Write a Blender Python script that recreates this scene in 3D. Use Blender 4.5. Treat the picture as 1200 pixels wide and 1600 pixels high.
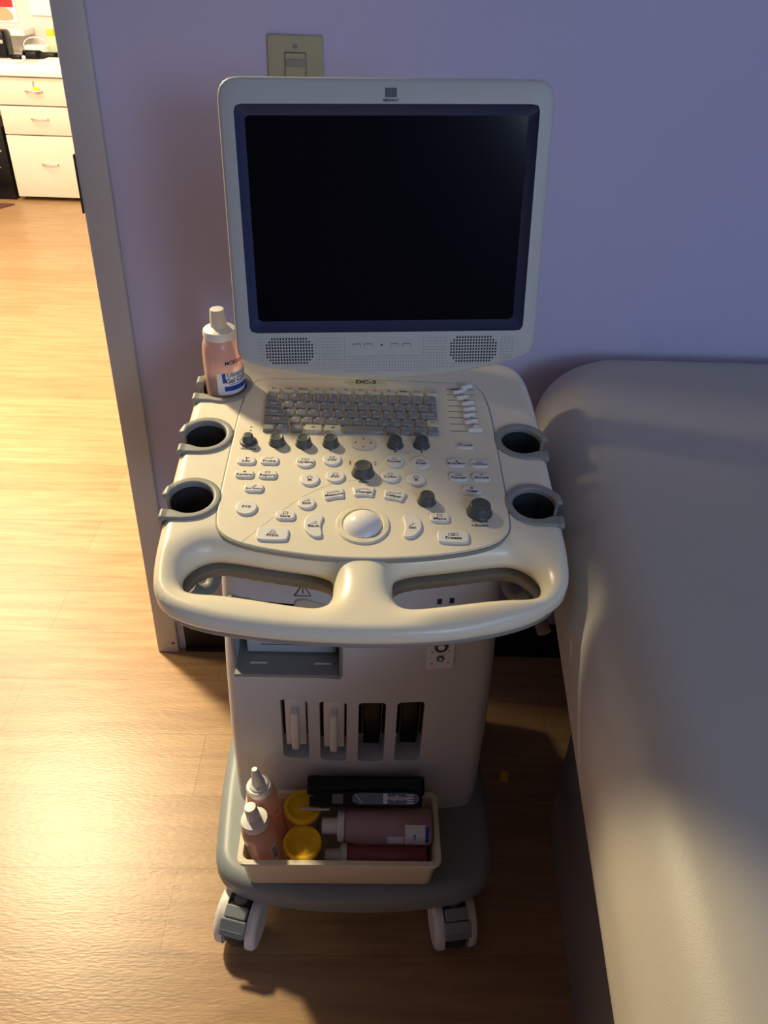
import bpy, bmesh, math, random
import numpy as np
from mathutils import Vector, Matrix
R = math.radians
PI = math.pi
random.seed(7)
scene = bpy.context.scene
for o in list(bpy.data.objects): bpy.data.objects.remove(o)
C = scene.collection

# ------------------------------------------------------------------ camera
def make_camera():
    pitch, roll, yaw = R(35.256), R(2.283), R(1.827)
    f = Vector((math.sin(yaw)*math.cos(pitch), math.cos(yaw)*math.cos(pitch), -math.sin(pitch)))
    r0 = Vector((math.cos(yaw), -math.sin(yaw), 0)); u0 = r0.cross(f)
    rt = math.cos(roll)*r0 + math.sin(roll)*u0
    up = -math.sin(roll)*r0 + math.cos(roll)*u0
    cd = bpy.data.cameras.new('camera'); co = bpy.data.objects.new('camera', cd); C.objects.link(co)
    m = Matrix((rt, up, -f)).transposed().to_4x4(); m.translation = Vector((0, 0, 1.45))
    co.matrix_world = m
    cd.sensor_fit = 'VERTICAL'; cd.sensor_height = 36; cd.lens = 36*1250/1600
    cd.clip_start = 0.02
    scene.camera = co
make_camera()

# ------------------------------------------------------------------ world, lights, exposure
scene.view_settings.view_transform = 'Standard'; scene.view_settings.look = 'None'
scene.view_settings.gamma = 1; scene.view_settings.use_curve_mapping = False
scene.view_settings.exposure = 0.0
w = bpy.data.worlds.new('world'); scene.world = w; w.use_nodes = True
w.node_tree.nodes['Background'].inputs[0].default_value = (0.30, 0.36, 0.55, 1)
w.node_tree.nodes['Background'].inputs[1].default_value = 0.05

def area(name, loc, target, sx, sy, power, col, spread=180):
    ld = bpy.data.lights.new(name, 'AREA'); ld.shape = 'RECTANGLE'; ld.size = sx; ld.size_y = sy
    ld.energy = power; ld.color = col; ld.spread = R(spread)
    lo = bpy.data.objects.new(name, ld); C.objects.link(lo); lo.location = loc
    d = Vector(target) - Vector(loc)
    lo.rotation_euler = d.to_track_quat('-Z', 'Y').to_euler()
    return lo
WARM = (1.0, 0.81, 0.49)
COOL = (0.52, 0.69, 1.0)
area('hall_ceiling_light_near', (-1.45, 2.38, 2.44), (-1.45, 2.38, 0), 0.24, 0.24, 150, WARM)
area('hall_ceiling_light_side', (-3.05, 1.98, 2.44), (-2.6, 1.98, 0), 0.30, 0.30, 52, WARM)
area('hall_ceiling_light_far', (-2.4, 4.1, 2.44), (-2.4, 4.1, 0), 0.6, 0.9, 62, (1.0, 0.88, 0.70))
area('exam_room_window_light', (2.0, -1.15, 2.0), (0.1, 0.9, 1.0), 1.3, 0.9, 18, COOL)
area('exam_room_front_fill_light', (1.55, -3.75, 1.95), (0.0, 0.9, 0.7), 0.9, 0.9, 52, COOL)  # cool fill added to brighten the machine front; no window stands here

# ------------------------------------------------------------------ materials
def mat(name, col, rough=0.5, metal=0.0, spec=0.5, bump=0.0, bscale=300, var=0.0, vscale=8, trans=0.0, sss=0.0, coat=0.0, emit=None, es=0, ior=1.45):
    m = bpy.data.materials.new(name); m.use_nodes = True
    nt = m.node_tree; b = nt.nodes['Principled BSDF']
    b.inputs['Base Color'].default_value = (*col, 1); b.inputs['Roughness'].default_value = rough
    b.inputs['Metallic'].default_value = metal; b.inputs['Specular IOR Level'].default_value = spec
    b.inputs['Transmission Weight'].default_value = trans; b.inputs['Coat Weight'].default_value = coat
    b.inputs['IOR'].default_value = ior
    if sss:
        b.inputs['Subsurface Weight'].default_value = sss; b.inputs['Subsurface Radius'].default_value = (0.02, 0.008, 0.005)
        b.inputs['Subsurface Scale'].default_value = 1.0
    if emit:
        b.inputs['Emission Color'].default_value = (*emit, 1); b.inputs['Emission Strength'].default_value = es
    tc = nt.nodes.new('ShaderNodeNewGeometry')
    if bump:
        n = nt.nodes.new('ShaderNodeTexNoise'); n.inputs['Scale'].default_value = bscale; n.inputs['Detail'].default_value = 3
        bp = nt.nodes.new('ShaderNodeBump'); bp.inputs['Strength'].default_value = bump; bp.inputs['Distance'].default_value = 0.001
        nt.links.new(tc.outputs['Position'], n.inputs['Vector']); nt.links.new(n.outputs['Fac'], bp.inputs['Height'])
        nt.links.new(bp.outputs['Normal'], b.inputs['Normal'])
    n = nt.nodes.new('ShaderNodeTexNoise'); n.inputs['Scale'].default_value = vscale; n.inputs['Detail'].default_value = 4
    nt.links.new(tc.outputs['Position'], n.inputs['Vector'])
    mx = nt.nodes.new('ShaderNodeMix'); mx.data_type = 'RGBA'
    v = max(var, 0.01)
    mx.inputs['A'].default_value = (*[c*(1-v) for c in col], 1); mx.inputs['B'].default_value = (*[min(1, c*(1+v)) for c in col], 1)
    nt.links.new(n.outputs['Fac'], mx.inputs['Factor']); nt.links.new(mx.outputs['Result'], b.inputs['Base Color'])
    return m

M = dict(
 ivory=mat('ivory_plastic', (0.83, 0.78, 0.60), 0.27, bump=0.04, bscale=900),
 ivory2=mat('ivory_panel_plastic', (0.80, 0.74, 0.56), 0.42, bump=0.05, bscale=900),
 bodyp=mat('pale_body_plastic', (0.62, 0.655, 0.67), 0.5, bump=0.08, bscale=900),
 monp=mat('pale_monitor_plastic', (0.50, 0.52, 0.48), 0.5, bump=0.05, bscale=900),
 grey=mat('grey_plastic', (0.27, 0.275, 0.25), 0.42),
 darkgrey=mat('dark_grey_plastic', (0.075, 0.085, 0.085), 0.38),
 deck=mat('blue_grey_plastic', (0.24, 0.28, 0.30), 0.4, bump=0.05, bscale=700),
 navy=mat('navy_bezel_plastic', (0.045, 0.055, 0.12), 0.4),
 screen=mat('black_screen', (0.0015, 0.002, 0.004), 0.10, spec=0.2),
 black=mat('black_plastic', (0.004, 0.004, 0.005), 0.3, spec=0.3),
 blackmatte=mat('black_matte', (0.006, 0.006, 0.007), 0.8, spec=0.2),
 keygrey=mat('grey_key_plastic', (0.26, 0.26, 0.25), 0.42),
 keycream=mat('cream_key_plastic', (0.62, 0.58, 0.44), 0.42),
 white=mat('white_plastic', (0.80, 0.80, 0.76), 0.35),
 button=mat('white_button_rubber', (0.76, 0.75, 0.69), 0.42),
 ink=mat('black_ink', (0.02, 0.02, 0.03), 0.6),
 inkgrey=mat('grey_ink', (0.16, 0.16, 0.17), 0.6),
 inkwhite=mat('white_ink', (0.8, 0.8, 0.8), 0.6),
 inkblue=mat('blue_ink', (0.02, 0.06, 0.35), 0.5),
 gel=mat('pink_translucent_bottle', (0.98, 0.66, 0.60), 0.28, trans=0.6),
 clearb=mat('cloudy_clear_bottle', (0.80, 0.55, 0.58), 0.3, trans=0.5),
 redgel=mat('red_gel_bottle', (0.50, 0.13, 0.16), 0.25, trans=0.4),
 yellow=mat('yellow_lid_plastic', (0.90, 0.58, 0.01), 0.4),
 jar=mat('pinkish_jar', (0.7, 0.40, 0.30), 0.3, trans=0.3),
 wall=mat('lavender_wall_paint', (0.54, 0.52, 0.71), 0.7, bump=0.25, bscale=160, var=0.03, vscale=3),
 hallwall=mat('white_hall_paint', (0.70, 0.66, 0.62), 0.7, bump=0.1, bscale=200),
 trim=mat('grey_white_door_trim', (0.50, 0.50, 0.50), 0.45, bump=0.05, bscale=100),
 cove=mat('black_cove_base', (0.012, 0.009, 0.010), 0.45),
 ceil=mat('white_ceiling', (0.48, 0.48, 0.47), 0.8, bump=0.3, bscale=120),
 vinyl=mat('beige_vinyl', (0.53, 0.51, 0.435), 0.42, bump=0.22, bscale=700),
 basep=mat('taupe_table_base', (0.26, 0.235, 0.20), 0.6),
 plate=mat('almond_switch_plate', (0.42, 0.40, 0.26), 0.45),
 steel=mat('steel', (0.55, 0.55, 0.53), 0.3, metal=1.0),
 strike=mat('dark_metal_strike', (0.05, 0.06, 0.06), 0.4, metal=0.8),
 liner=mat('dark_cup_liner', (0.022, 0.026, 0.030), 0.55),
 rubber=mat('dark_rubber_wheel', (0.035, 0.037, 0.04), 0.6),
 lamin=mat('cream_laminate', (0.66, 0.59, 0.50), 0.5, var=0.05, vscale=5),
 counter=mat('white_countertop', (0.92, 0.86, 0.78), 0.4),
 paper=mat('white_paper', (0.95, 0.93, 0.90), 0.7),
 red=mat('red_print', (0.75, 0.02, 0.02), 0.5),
 skin=mat('peach_print', (0.75, 0.38, 0.22), 0.6),
 green=mat('pale_green_plastic', (0.50, 0.60, 0.40), 0.5),
 rug=mat('dark_red_mat', (0.10, 0.035, 0.025), 0.9),
 badge=mat('olive_badge', (0.60, 0.60, 0.36), 0.35),
 label=mat('white_label', (0.82, 0.82, 0.84), 0.5),
 bluedecal=mat('slate_blue_decal', (0.15, 0.20, 0.30), 0.35),
)

def floor_material():
    m = bpy.data.materials.new('wood_plank_floor'); m.use_nodes = True
    nt = m.node_tree; b = nt.nodes['Principled BSDF']; L = nt.links.new
    g = nt.nodes.new('ShaderNodeNewGeometry')
    mp = nt.nodes.new('ShaderNodeMapping'); mp.inputs['Location'].default_value = (0.34, -1.334+0.159*9, 0)
    L(g.outputs['Position'], mp.inputs['Vector'])
    br = nt.nodes.new('ShaderNodeTexBrick'); br.offset = 0.37; br.offset_frequency = 2; br.squash = 1
    br.inputs['Scale'].default_value = 1; br.inputs['Brick Width'].default_value = 1.22; br.inputs['Row Height'].default_value = 0.159
    br.inputs['Mortar Size'].default_value = 0.0010; br.inputs['Mortar Smooth'].default_value = 0.3; br.inputs['Bias'].default_value = 0
    br.inputs['Color1'].default_value = (0.43, 0.275, 0.145, 1); br.inputs['Color2'].default_value = (0.38, 0.232, 0.113, 1)
    br.inputs['Mortar'].default_value = (0.27, 0.15, 0.07, 1)
    L(mp.outputs['Vector'], br.inputs['Vector'])
    mp2 = nt.nodes.new('ShaderNodeMapping'); mp2.inputs['Scale'].default_value = (2.5, 28, 1)
    L(g.outputs['Position'], mp2.inputs['Vector'])
    n = nt.nodes.new('ShaderNodeTexNoise'); n.inputs['Scale'].default_value = 1.6; n.inputs['Detail'].default_value = 8; n.inputs['Roughness'].default_value = 0.62
    n.inputs['Distortion'].default_value = 0.6
    L(mp2.outputs['Vector'], n.inputs['Vector'])
    cr = nt.nodes.new('ShaderNodeValToRGB')
    cr.color_ramp.elements[0].position = 0.3; cr.color_ramp.elements[0].color = (0.74, 0.70, 0.66, 1)
    cr.color_ramp.elements[1].position = 0.68; cr.color_ramp.elements[1].color = (1.12, 1.1, 1.08, 1)
    L(n.outputs['Fac'], cr.inputs['Fac'])
    mx = nt.nodes.new('ShaderNodeMix'); mx.data_type = 'RGBA'; mx.blend_type = 'MULTIPLY'; mx.inputs['Factor'].default_value = 1
    L(br.outputs['Color'], mx.inputs['A']); L(cr.outputs['Color'], mx.inputs['B'])
    L(mx.outputs['Result'], b.inputs['Base Color'])
    mp3 = nt.nodes.new('ShaderNodeMapping'); mp3.inputs['Scale'].default_value = (60, 260, 1)
    L(g.outputs['Position'], mp3.inputs['Vector'])
    n2 = nt.nodes.new('ShaderNodeTexNoise'); n2.inputs['Scale'].default_value = 1.0; n2.inputs['Detail'].default_value = 3
    L(mp3.outputs['Vector'], n2.inputs['Vector'])
    bp = nt.nodes.new('ShaderNodeBump'); bp.inputs['Strength'].default_value = 0.35; bp.inputs['Distance'].default_value = 0.0012
    L(n2.outputs['Fac'], bp.inputs['Height'])
    L(bp.outputs['Normal'], b.inputs['Normal'])
    b.inputs['Roughness'].default_value = 0.36
    return m
M['floor'] = floor_material()

# ------------------------------------------------------------------ geometry helpers
I4 = Matrix.Identity(4)
class G:
    def __init__(s): s.v = []; s.f = []; s.m = []
    def add(s, vs, fs, mi=0, X=None):
        o = len(s.v)
        for p in vs:
            p = Vector(p); s.v.append(tuple(X @ p if X is not None else p))
        for f in fs: s.f.append(tuple(i+o for i in f)); s.m.append(mi)
        return s
    def merge(s, g, mi=0, X=None): return s.add(g.v, g.f, mi, X)

def T(x, y, z): return Matrix.Translation((x, y, z))
def RX(a): return Matrix.Rotation(a, 4, 'X')
def RY(a): return Matrix.Rotation(a, 4, 'Y')
def RZ(a): return Matrix.Rotation(a, 4, 'Z')

def area2(o): return sum(o[i-1][0]*o[i][1]-o[i][0]*o[i-1][1] for i in range(len(o)))/2
def ccw(o): return o if area2(o) > 0 else o[::-1]
def inset(o, d):
    n = len(o); r = []
    for i in range(n):
        a, b, c = Vector(o[i-1]), Vector(o[i]), Vector(o[(i+1) % n])
        t1 = (b-a).normalized() if (b-a).length > 1e-9 else Vector((0, 0)); t2 = (c-b).normalized() if (c-b).length > 1e-9 else t1
        n1 = Vector((-t1.y, t1.x)); n2 = Vector((-t2.y, t2.x)); m = n1+n2
        m = m.normalized() if m.length > 1e-6 else n1
        k = 1/max(0.5, m.dot(n1)); p = b+m*d*k; r.append((p.x, p.y))
    return r
def rrect(w, h, r, n=5, cx=0, cy=0):
    r = min(r, w/2-1e-5, h/2-1e-5); o = []
    for sx, sy, a0 in ((1, 1, 0), (-1, 1, PI/2), (-1, -1, PI), (1, -1, 3*PI/2)):
        for k in range(n+1):
            a = a0+PI/2*k/n; o.append((cx+sx*(w/2-r)+r*math.cos(a), cy+sy*(h/2-r)+r*math.sin(a)))
    return o
def circle(r, n=24, cx=0, cy=0, ry=None):
    ry = ry or r
    return [(cx+r*math.cos(2*PI*k/n), cy+ry*math.sin(2*PI*k/n)) for k in range(n)]
def chaikin(o, it=3):
    for _ in range(it):
        q = []
        for i in range(len(o)):
            a, b = Vector(o[i]), Vector(o[(i+1) % len(o)])
            q += [tuple(a*.75+b*.25), tuple(a*.25+b*.75)]
        o = q
    return o
def fillet(o, r, n=5):
    q = []
    for i in range(len(o)):
        a, b, c = Vector(o[i-1]), Vector(o[i]), Vector(o[(i+1) % len(o)])
        rr = r[i] if isinstance(r, (list, tuple)) else r
        t1, t2 = (a-b), (c-b); l = min(rr, t1.length*.49, t2.length*.49)
        p, s = b+t1.normalized()*l, b+t2.normalized()*l
        for k in range(n+1):
            t = k/n; q.append(tuple(p*(1-t)**2+b*2*t*(1-t)+s*t*t))
    return q

def slab(g, o, z0, z1, bev=0.0, seg=3, mi=0, X=None, bot=0.0, topmi=None):
    o = ccw(o); n = len(o); rings = []
    if bot: 
        for k in range(seg+1):
            a = PI/2*k/seg; rings.append([(x, y, z0+bot*(1-math.sin(a))) for x, y in inset(o, bot*(1-math.cos(a)))][:])
        rings.reverse() if False else None
        rings = [[(x, y, z0+bot*(1-math.cos(PI/2*k/seg))) for x, y in inset(o, bot*(1-math.sin(PI/2*k/seg)))] for k in range(seg+1)]
    else: rings.append([(x, y, z0) for x, y in o])
    if bev:
        for k in range(seg+1):
            a = PI/2*k/seg; rings.append([(x, y, z1-bev*(1-math.sin(a))) for x, y in inset(o, bev*(1-math.cos(a)))])
    else: rings.append([(x, y, z1) for x, y in o])
    return loft(g, rings, mi, X, True, True, topmi)
def loft(g, rings, mi=0, X=None, cap0=False, cap1=False, topmi=None, closed=True):
    n = len(rings[0]); vs = [p for r in rings for p in r]; fs = []
    for k in range(len(rings)-1):
        for i in range(n if closed else n-1):
            j = (i+1) % n; fs.append((k*n+i, k*n+j, (k+1)*n+j, (k+1)*n+i))
    if cap0: fs.append(tuple(range(n))[::-1])
    g.add(vs, fs, mi, X)
    if cap1: g.add(rings[-1], [tuple(range(n))], mi if topmi is None else topmi, X)
    return g
def lathe(g, prof, n=28, mi=0, X=None, cap0=True, cap1=True):
    rings = [[(r*math.cos(2*PI*k/n), r*math.sin(2*PI*k/n), z) for k in range(n)] for r, z in prof]
    return loft(g, rings, mi, X, cap0, cap1)
def box(g, c, s, bev=0.0, mi=0, X=None, seg=2):
    w, d, h = s
    if bev:
        bev = min(bev, w/2.2, d/2.2, h/2.2)
        return slab(g, rrect(w, d, bev, 3, c[0], c[1]), c[2]-h/2, c[2]+h/2, bev, seg, mi, X, bot=bev)
    return slab(g, [(c[0]-w/2, c[1]-d/2), (c[0]+w/2, c[1]-d/2), (c[0]+w/2, c[1]+d/2), (c[0]-w/2, c[1]+d/2)], c[2]-h/2, c[2]+h/2, 0, 1, mi, X)
def tube(g, pts, r, n=8, mi=0, X=None, smooth=2):
    P = [Vector(p) for p in pts]
    for _ in range(smooth):
        q = [P[0]]
        for i in range(len(P)-1): q += [P[i]*.75+P[i+1]*.25, P[i]*.25+P[i+1]*.75]
        P = q+[P[-1]]
    rings = []; up = Vector((0.13, 0.21, 1)).normalized()
    for i, p in enumerate(P):
        t = (P[min(i+1, len(P)-1)]-P[max(i-1, 0)]).normalized()
        a = t.cross(up)
        if a.length < 1e-3: a = t.cross(Vector((1, 0, 0)))
        a.normalize(); b = t.cross(a); up = -b if b.dot(up) < 0 else b
        a = t.cross(up).normalized(); b = a.cross(t)
        rings.append([tuple(p+a*r*math.cos(2*PI*k/n)+b*r*math.sin(2*PI*k/n)) for k in range(n)])
    return loft(g, rings, mi, X, True, True)
def sphere(g, c, r, n=24, m=14, mi=0, X=None, sc=(1, 1, 1)):
    rings = []
    for k in range(1, m):
        a = -PI/2+PI*k/m
        rings.append([(c[0]+sc[0]*r*math.cos(a)*math.cos(2*PI*i/n), c[1]+sc[1]*r*math.cos(a)*math.sin(2*PI*i/n), c[2]+sc[2]*r*math.sin(a)) for i in range(n)])
    return loft(g, rings, mi, X, True, True)
def disk(g, r, x, y, z, mi=0, X=None, n=10, ry=None):
    return g.add([(px, py, z) for px, py in circle(r, n, x, y, ry)], [tuple(range(n))], mi, X)
def stroke(g, pts, wd, z, mi=0, X=None):
    for a, b in zip(pts[:-1], pts[1:]):
        a, b = Vector(a), Vector(b); t = (b-a).normalized()*wd/2; nn = Vector((-t.y, t.x)); a2 = a-t; b2 = b+t
        g.add([(*(a2-nn), z), (*(b2-nn), z), (*(b2+nn), z), (*(a2+nn), z)], [(0, 1, 2, 3)], mi, X)

_tc = {}
def text_geo(s, bold=0.0):
    bold = bold*1.6
    if (s, bold) in _tc: return _tc[(s, bold)]
    cu = bpy.data.curves.new('tmp', 'FONT'); cu.body = s; cu.size = 1; cu.resolution_u = 2; cu.align_x = 'CENTER'; cu.align_y = 'CENTER'
    cu.offset = bold
    ob = bpy.data.objects.new('tmp', cu); me = ob.to_mesh()
    r = ([tuple(v.co) for v in me.vertices], [tuple(p.vertices) for p in me.polygons])
    ob.to_mesh_clear(); bpy.data.objects.remove(ob); bpy.data.curves.remove(cu)
    _tc[(s, bold)] = r; return r
def text(g, s, size, x, y, z, mi=0, X=None, rot=0, bold=0.012, sx=1.0):
    vs, fs = text_geo(s, bold); c, sn = math.cos(rot), math.sin(rot)
    return g.add([(x+(a*sx*c-b*sn)*size, y+(a*sx*sn+b*c)*size, z) for a, b, _ in vs], fs, mi, X)

# -------- signed distance surfaces (smooth moulded forms)
def sd_poly(px, py, poly):
    d = np.full(px.shape, 1e9); s = np.ones(px.shape)
    n = len(poly)
    for i in range(n):
        ax, ay = poly[i]; bx, by = poly[i-1]
        ex, ey = bx-ax, by-ay; wx, wy = px-ax, py-ay
        t = np.clip((wx*ex+wy*ey)/(ex*ex+ey*ey+1e-18), 0, 1)
        d = np.minimum(d, (wx-ex*t)**2+(wy-ey*t)**2)
        c1 = py >= ay; c2 = py < by; c3 = ex*wy > ey*wx
        flip = (c1 & c2 & c3) | (~c1 & ~c2 & ~c3)
        s = np.where(flip, -s, s)
    return s*np.sqrt(d)
def extr(d2, dn, r):
    a, b = d2+r, dn+r
    return np.minimum(np.maximum(a, b), 0)+np.hypot(np.maximum(a, 0), np.maximum(b, 0))-r
def smax(a, b, k):
    h = np.maximum(k-np.abs(a-b), 0)/k
    return np.maximum(a, b)+h*h*k*0.25
def nets(fn, lo, hi, h, X=None, it=2):
    ax = [np.arange(lo[i], hi[i]+h, h) for i in range(3)]
    xs, ys, zs = np.meshgrid(*ax, indexing='ij')
    F = fn(xs, ys, zs); n = F.shape
    S = F < 0
    cnt = np.zeros((n[0]-1, n[1]-1, n[2]-1)); P = np.zeros(cnt.shape+(3,))
    def sl(o, k=1): return tuple(slice(o[i], n[i]-1+o[i]) for i in range(3))
    cor = [(i, j, k) for i in (0, 1) for j in (0, 1) for k in (0, 1)]
    for a in cor:
        for d in range(3):
            if a[d] == 0:
                b = list(a); b[d] = 1
                fa, fb = F[sl(a)], F[sl(b)]; m = (fa < 0) != (fb < 0)
                t = np.where(m, fa/np.where(m, fa-fb, 1), 0)
                for q in range(3):
                    P[..., q] += np.where(m, a[q]+(t if q == d else 0), 0)
                cnt += m
    idx = -np.ones(cnt.shape, int); act = cnt > 0; idx[act] = np.arange(act.sum())
    c = np.argwhere(act); V = (c+P[act]/cnt[act][:, None])*h+np.array(lo)
    quads = []
    for d in range(3):
        e, f = (d+1) % 3, (d+2) % 3
        s0 = [slice(1, n[i]-1) for i in range(3)]; s1 = list(s0)
        s0[d] = slice(0, n[d]-1); s1[d] = slice(1, n[d])
        A, B = S[tuple(s0)], S[tuple(s1)]
        for inv in (0, 1):
            w_ = np.argwhere((A & ~B) if not inv else (~A & B))
            if not len(w_): continue
            g_ = w_.copy(); g_[:, e] += 1; g_[:, f] += 1
            def gi(de, df):
                q = g_.copy(); q[:, e] += de; q[:, f] += df; return idx[q[:, 0], q[:, 1], q[:, 2]]
            Q = np.stack([gi(-1, -1), gi(0, -1), gi(0, 0), gi(-1, 0)], 1)
            quads.append(Q if not inv else Q[:, ::-1])
    Q = np.concatenate(quads)
    for _ in range(it):
        e = h*0.1; x, y, z = V.T
        f0 = fn(x, y, z); gx = (fn(x+e, y, z)-f0)/e; gy = (fn(x, y+e, z)-f0)/e; gz = (fn(x, y, z+e)-f0)/e
        gg = gx*gx+gy*gy+gz*gz+1e-9; st = np.clip(f0/gg, -h, h)
        V = V-np.stack([gx*st, gy*st, gz*st], 1)
    g = G(); g.add(V.tolist(), Q.tolist(), 0, X); return g

# -------- objects
def obj(name, g, mats, parent=None, sharp=32, pivot=None):
    if not isinstance(mats, (list, tuple)): mats = [mats]
    A = np.array(g.v); c = (A.min(0)+A.max(0))/2 if pivot is None else np.array(pivot)
    me = bpy.data.meshes.new(name); me.from_pydata((A-c).tolist(), [], g.f)
    for m in mats: me.materials.append(m)
    me.polygons.foreach_set('material_index', g.m)
    me.polygons.foreach_set('use_smooth', [True]*len(g.f))
    me.update()
    bm = bmesh.new(); bm.from_mesh(me)
    bm.to_mesh(me); bm.free()
    me.set_sharp_from_angle(angle=R(sharp))
    ob = bpy.data.objects.new(name, me); C.objects.link(ob)
    wc = Vector(c.tolist())
    if parent is not None:
        ob.parent = parent; ob.location = wc-WP[parent.name]
    else: ob.location = wc
    WP[ob.name] = wc
    return ob
WP = {}
def thing(name, label, cat, loc, group=None):
    o = bpy.data.objects.new(name, None); C.objects.link(o); o.location = loc; o.empty_display_size = 0.05
    WP[o.name] = Vector(loc); o['label'] = label; o['category'] = cat
    if group: o['group'] = group
    return o
def tag(o, label, cat, group=None):
    o['label'] = label; o['category'] = cat
    if group: o['group'] = group
    return o
def struct(name, g, mats, parent=None):
    o = obj(name, g, mats, parent)
    if parent is None: o['kind'] = 'structure'
    return o
def boolean(g, cutters, mats):
    def mk(gg):
        me = bpy.data.meshes.new('t'); me.from_pydata(gg.v, [], gg.f)
        for m in mats: me.materials.append(m)
        me.polygons.foreach_set('material_index', gg.m); me.validate(); me.update()
        bm = bmesh.new(); bm.from_mesh(me); bmesh.ops.remove_doubles(bm, verts=bm.verts, dist=1e-6)
        bmesh.ops.recalc_face_normals(bm, faces=bm.faces); bm.to_mesh(me); bm.free()
        o = bpy.data.objects.new('t', me); C.objects.link(o); return o
    a = mk(g); obs = [a]
    for cg in cutters:
        b = mk(cg); obs.append(b)
        md = a.modifiers.new('b', 'BOOLEAN'); md.operation = 'DIFFERENCE'; md.solver = 'EXACT'; md.object = b
    bpy.context.view_layer.update()
    dg = bpy.context.evaluated_depsgraph_get(); me = a.evaluated_get(dg).to_mesh()
    r = G(); r.v = [tuple(v.co) for v in me.vertices]; r.f = [tuple(p.vertices) for p in me.polygons]; r.m = [p.material_index for p in me.polygons]
    a.evaluated_get(dg).to_mesh_clear()
    for o in obs:
        me = o.data; bpy.data.objects.remove(o); bpy.data.meshes.remove(me)
    return r

# ================================================================== the room
YW = 1.443          # face of the lavender wall
g = G(); box(g, (0.3, 1.2, -0.05), (7.4, 10.2, 0.1)); struct('floor', g, M['floor'])
g = G(); box(g, (1.18, YW+0.06, 1.25), (3.262, 0.12, 2.5)); struct('wall_back', g, [M['wall']])
g = G(); box(g, (-2.35, YW+0.06, 1.25), (1.7, 0.12, 2.5)); struct('wall_back_left', g, [M['wall']])
g = G(); box(g, (-0.975, YW+0.06, 2.275), (1.05, 0.12, 0.45)); struct('wall_back_header', g, [M['wall']])
g = G(); box(g, (2.1, -1.2, 1.25), (0.1, 5.28, 2.5)); struct('wall_right', g, [M['wall']])
g = G(); box(g, (-0.5, -3.85, 1.25), (6.2, 0.1, 2.5)); struct('wall_front', g, [M['wall']])
g = G(); box(g, (-2.75, -1.2, 1.25), (0.1, 5.2, 2.5)); struct('wall_left', g, [M['wall']])
g = G(); box(g, (-0.3, 1.2, 2.55), (6.6, 10.2, 0.1)); struct('ceiling', g, M['ceil'])
g = G(); box(g, (-1.5, 6.17, 1.25), (4.0, 0.1, 2.5)); struct('wall_hall_far', g, M['hallwall'])
g = G(); box(g, (-3.45, 3.85, 1.25), (0.1, 4.6, 2.5)); struct('wall_hall_left', g, M['hallwall'])
g = G(); box(g, (0.6, 3.85, 1.25), (0.1, 4.5, 2.5)); struct('wall_hall_right', g, M['hallwall'])
# cove base
g = G(); slab(g, [(-0.434, YW-0.0005), (2.04, YW-0.0005), (2.04, YW-0.004), (-0.434, YW-0.004)], 0.0, 0.102)
slab(g, [(-0.434, YW-0.004), (2.04, YW-0.004), (2.04, YW-0.012), (-0.434, YW-0.012)], 0.0, 0.009, 0.002)
struct('baseboard_back', g, M['cove'])
# door casing and jamb (slightly out of plumb)
LEAN = Matrix(((1, 0, .0093, 0), (0, 1, 0, 0), (0, 0, 1, 0), (0, 0, 0, 1)))
g = G(); box(g, (-0.4755, YW-0.008, 1.05), (0.051, 0.016, 2.10), 0.003, 0, LEAN); box(g, (-0.4755, YW+0.062, 1.04), (0.0505, 0.122, 2.08), 0.001, 0, LEAN)
cas = struct('trim_1', g, M['trim'])
g = G(); box(g, (-0.461, YW-0.0168, 0.032), (0.007, 0.001, 0.004)); obj('scuff', g, M['black'], cas)
g = G(); box(g, (-0.5018, YW-0.006, 1.105), (0.0024, 0.028, 0.095), 0.0008, 0, LEAN); obj('strike_plate', g, M['strike'], cas)
g = G(); box(g, (-0.975, YW-0.008, 2.10), (0.95, 0.016, 0.051), 0.003); struct('trim_2', g, M['trim'])
g = G(); box(g, (-1.475, YW-0.008, 1.05), (0.051, 0.016, 2.10), 0.003); struct('trim_3', g, M['trim'])

# wall switch with occupancy sensor
sw = thing('wall_switch', 'almond wall switch plate with small sensor window, above the monitor', 'wall switch', (-0.1215, YW, 1.277))
XS = T(-0.1215, YW, 1.277) @ RX(PI/2)
g = G(); slab(g, rrect(0.088, 0.114, 0.004), 0, 0.006, 0.003, 3, 0, XS); obj('plate', g, M['plate'], sw)
g = G(); slab(g, rrect(0.034, 0.066, 0.002, 3), 0.0055, 0.0066, 0.0004, 2, 0, XS); obj('gap_frame', g, M['darkgrey'], sw)
g = G(); slab(g, rrect(0.032, 0.064, 0.002, 3), 0.006, 0.010, 0.001, 2, 0, XS); obj('sensor_body', g, M['plate'], sw)
g = G(); slab(g, rrect(0.030, 0.0105, 0.001, 3, 0, 0.0185), 0.0095, 0.0125, 0.001, 2, 0, XS); obj('sensor_lens', g, M['grey'], sw)
for s in (1, -1):
    g = G(); slab(g, circle(0.0037, 16, 0, s*0.0405), 0.0055, 0.0072, 0.0008, 2, 0, XS)
    box(g, (0, s*0.0405, 0.0073), (0.005, 0.0008, 0.0004), 0, 1, XS); obj('screw', g, [M['grey'], M['ink']], sw)

# ================================================================== ultrasound machine
um = thing('ultrasound_machine', 'ivory wheeled ultrasound machine with a blank monitor, keyboard console and lower deck', 'ultrasound machine', (0, 0.95, 0))
TILT = math.atan(0.15)
XP = T(0, 0.84, 0.84) @ RX(TILT)          # console frame: x right, y back along the console, z off its face

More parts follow.
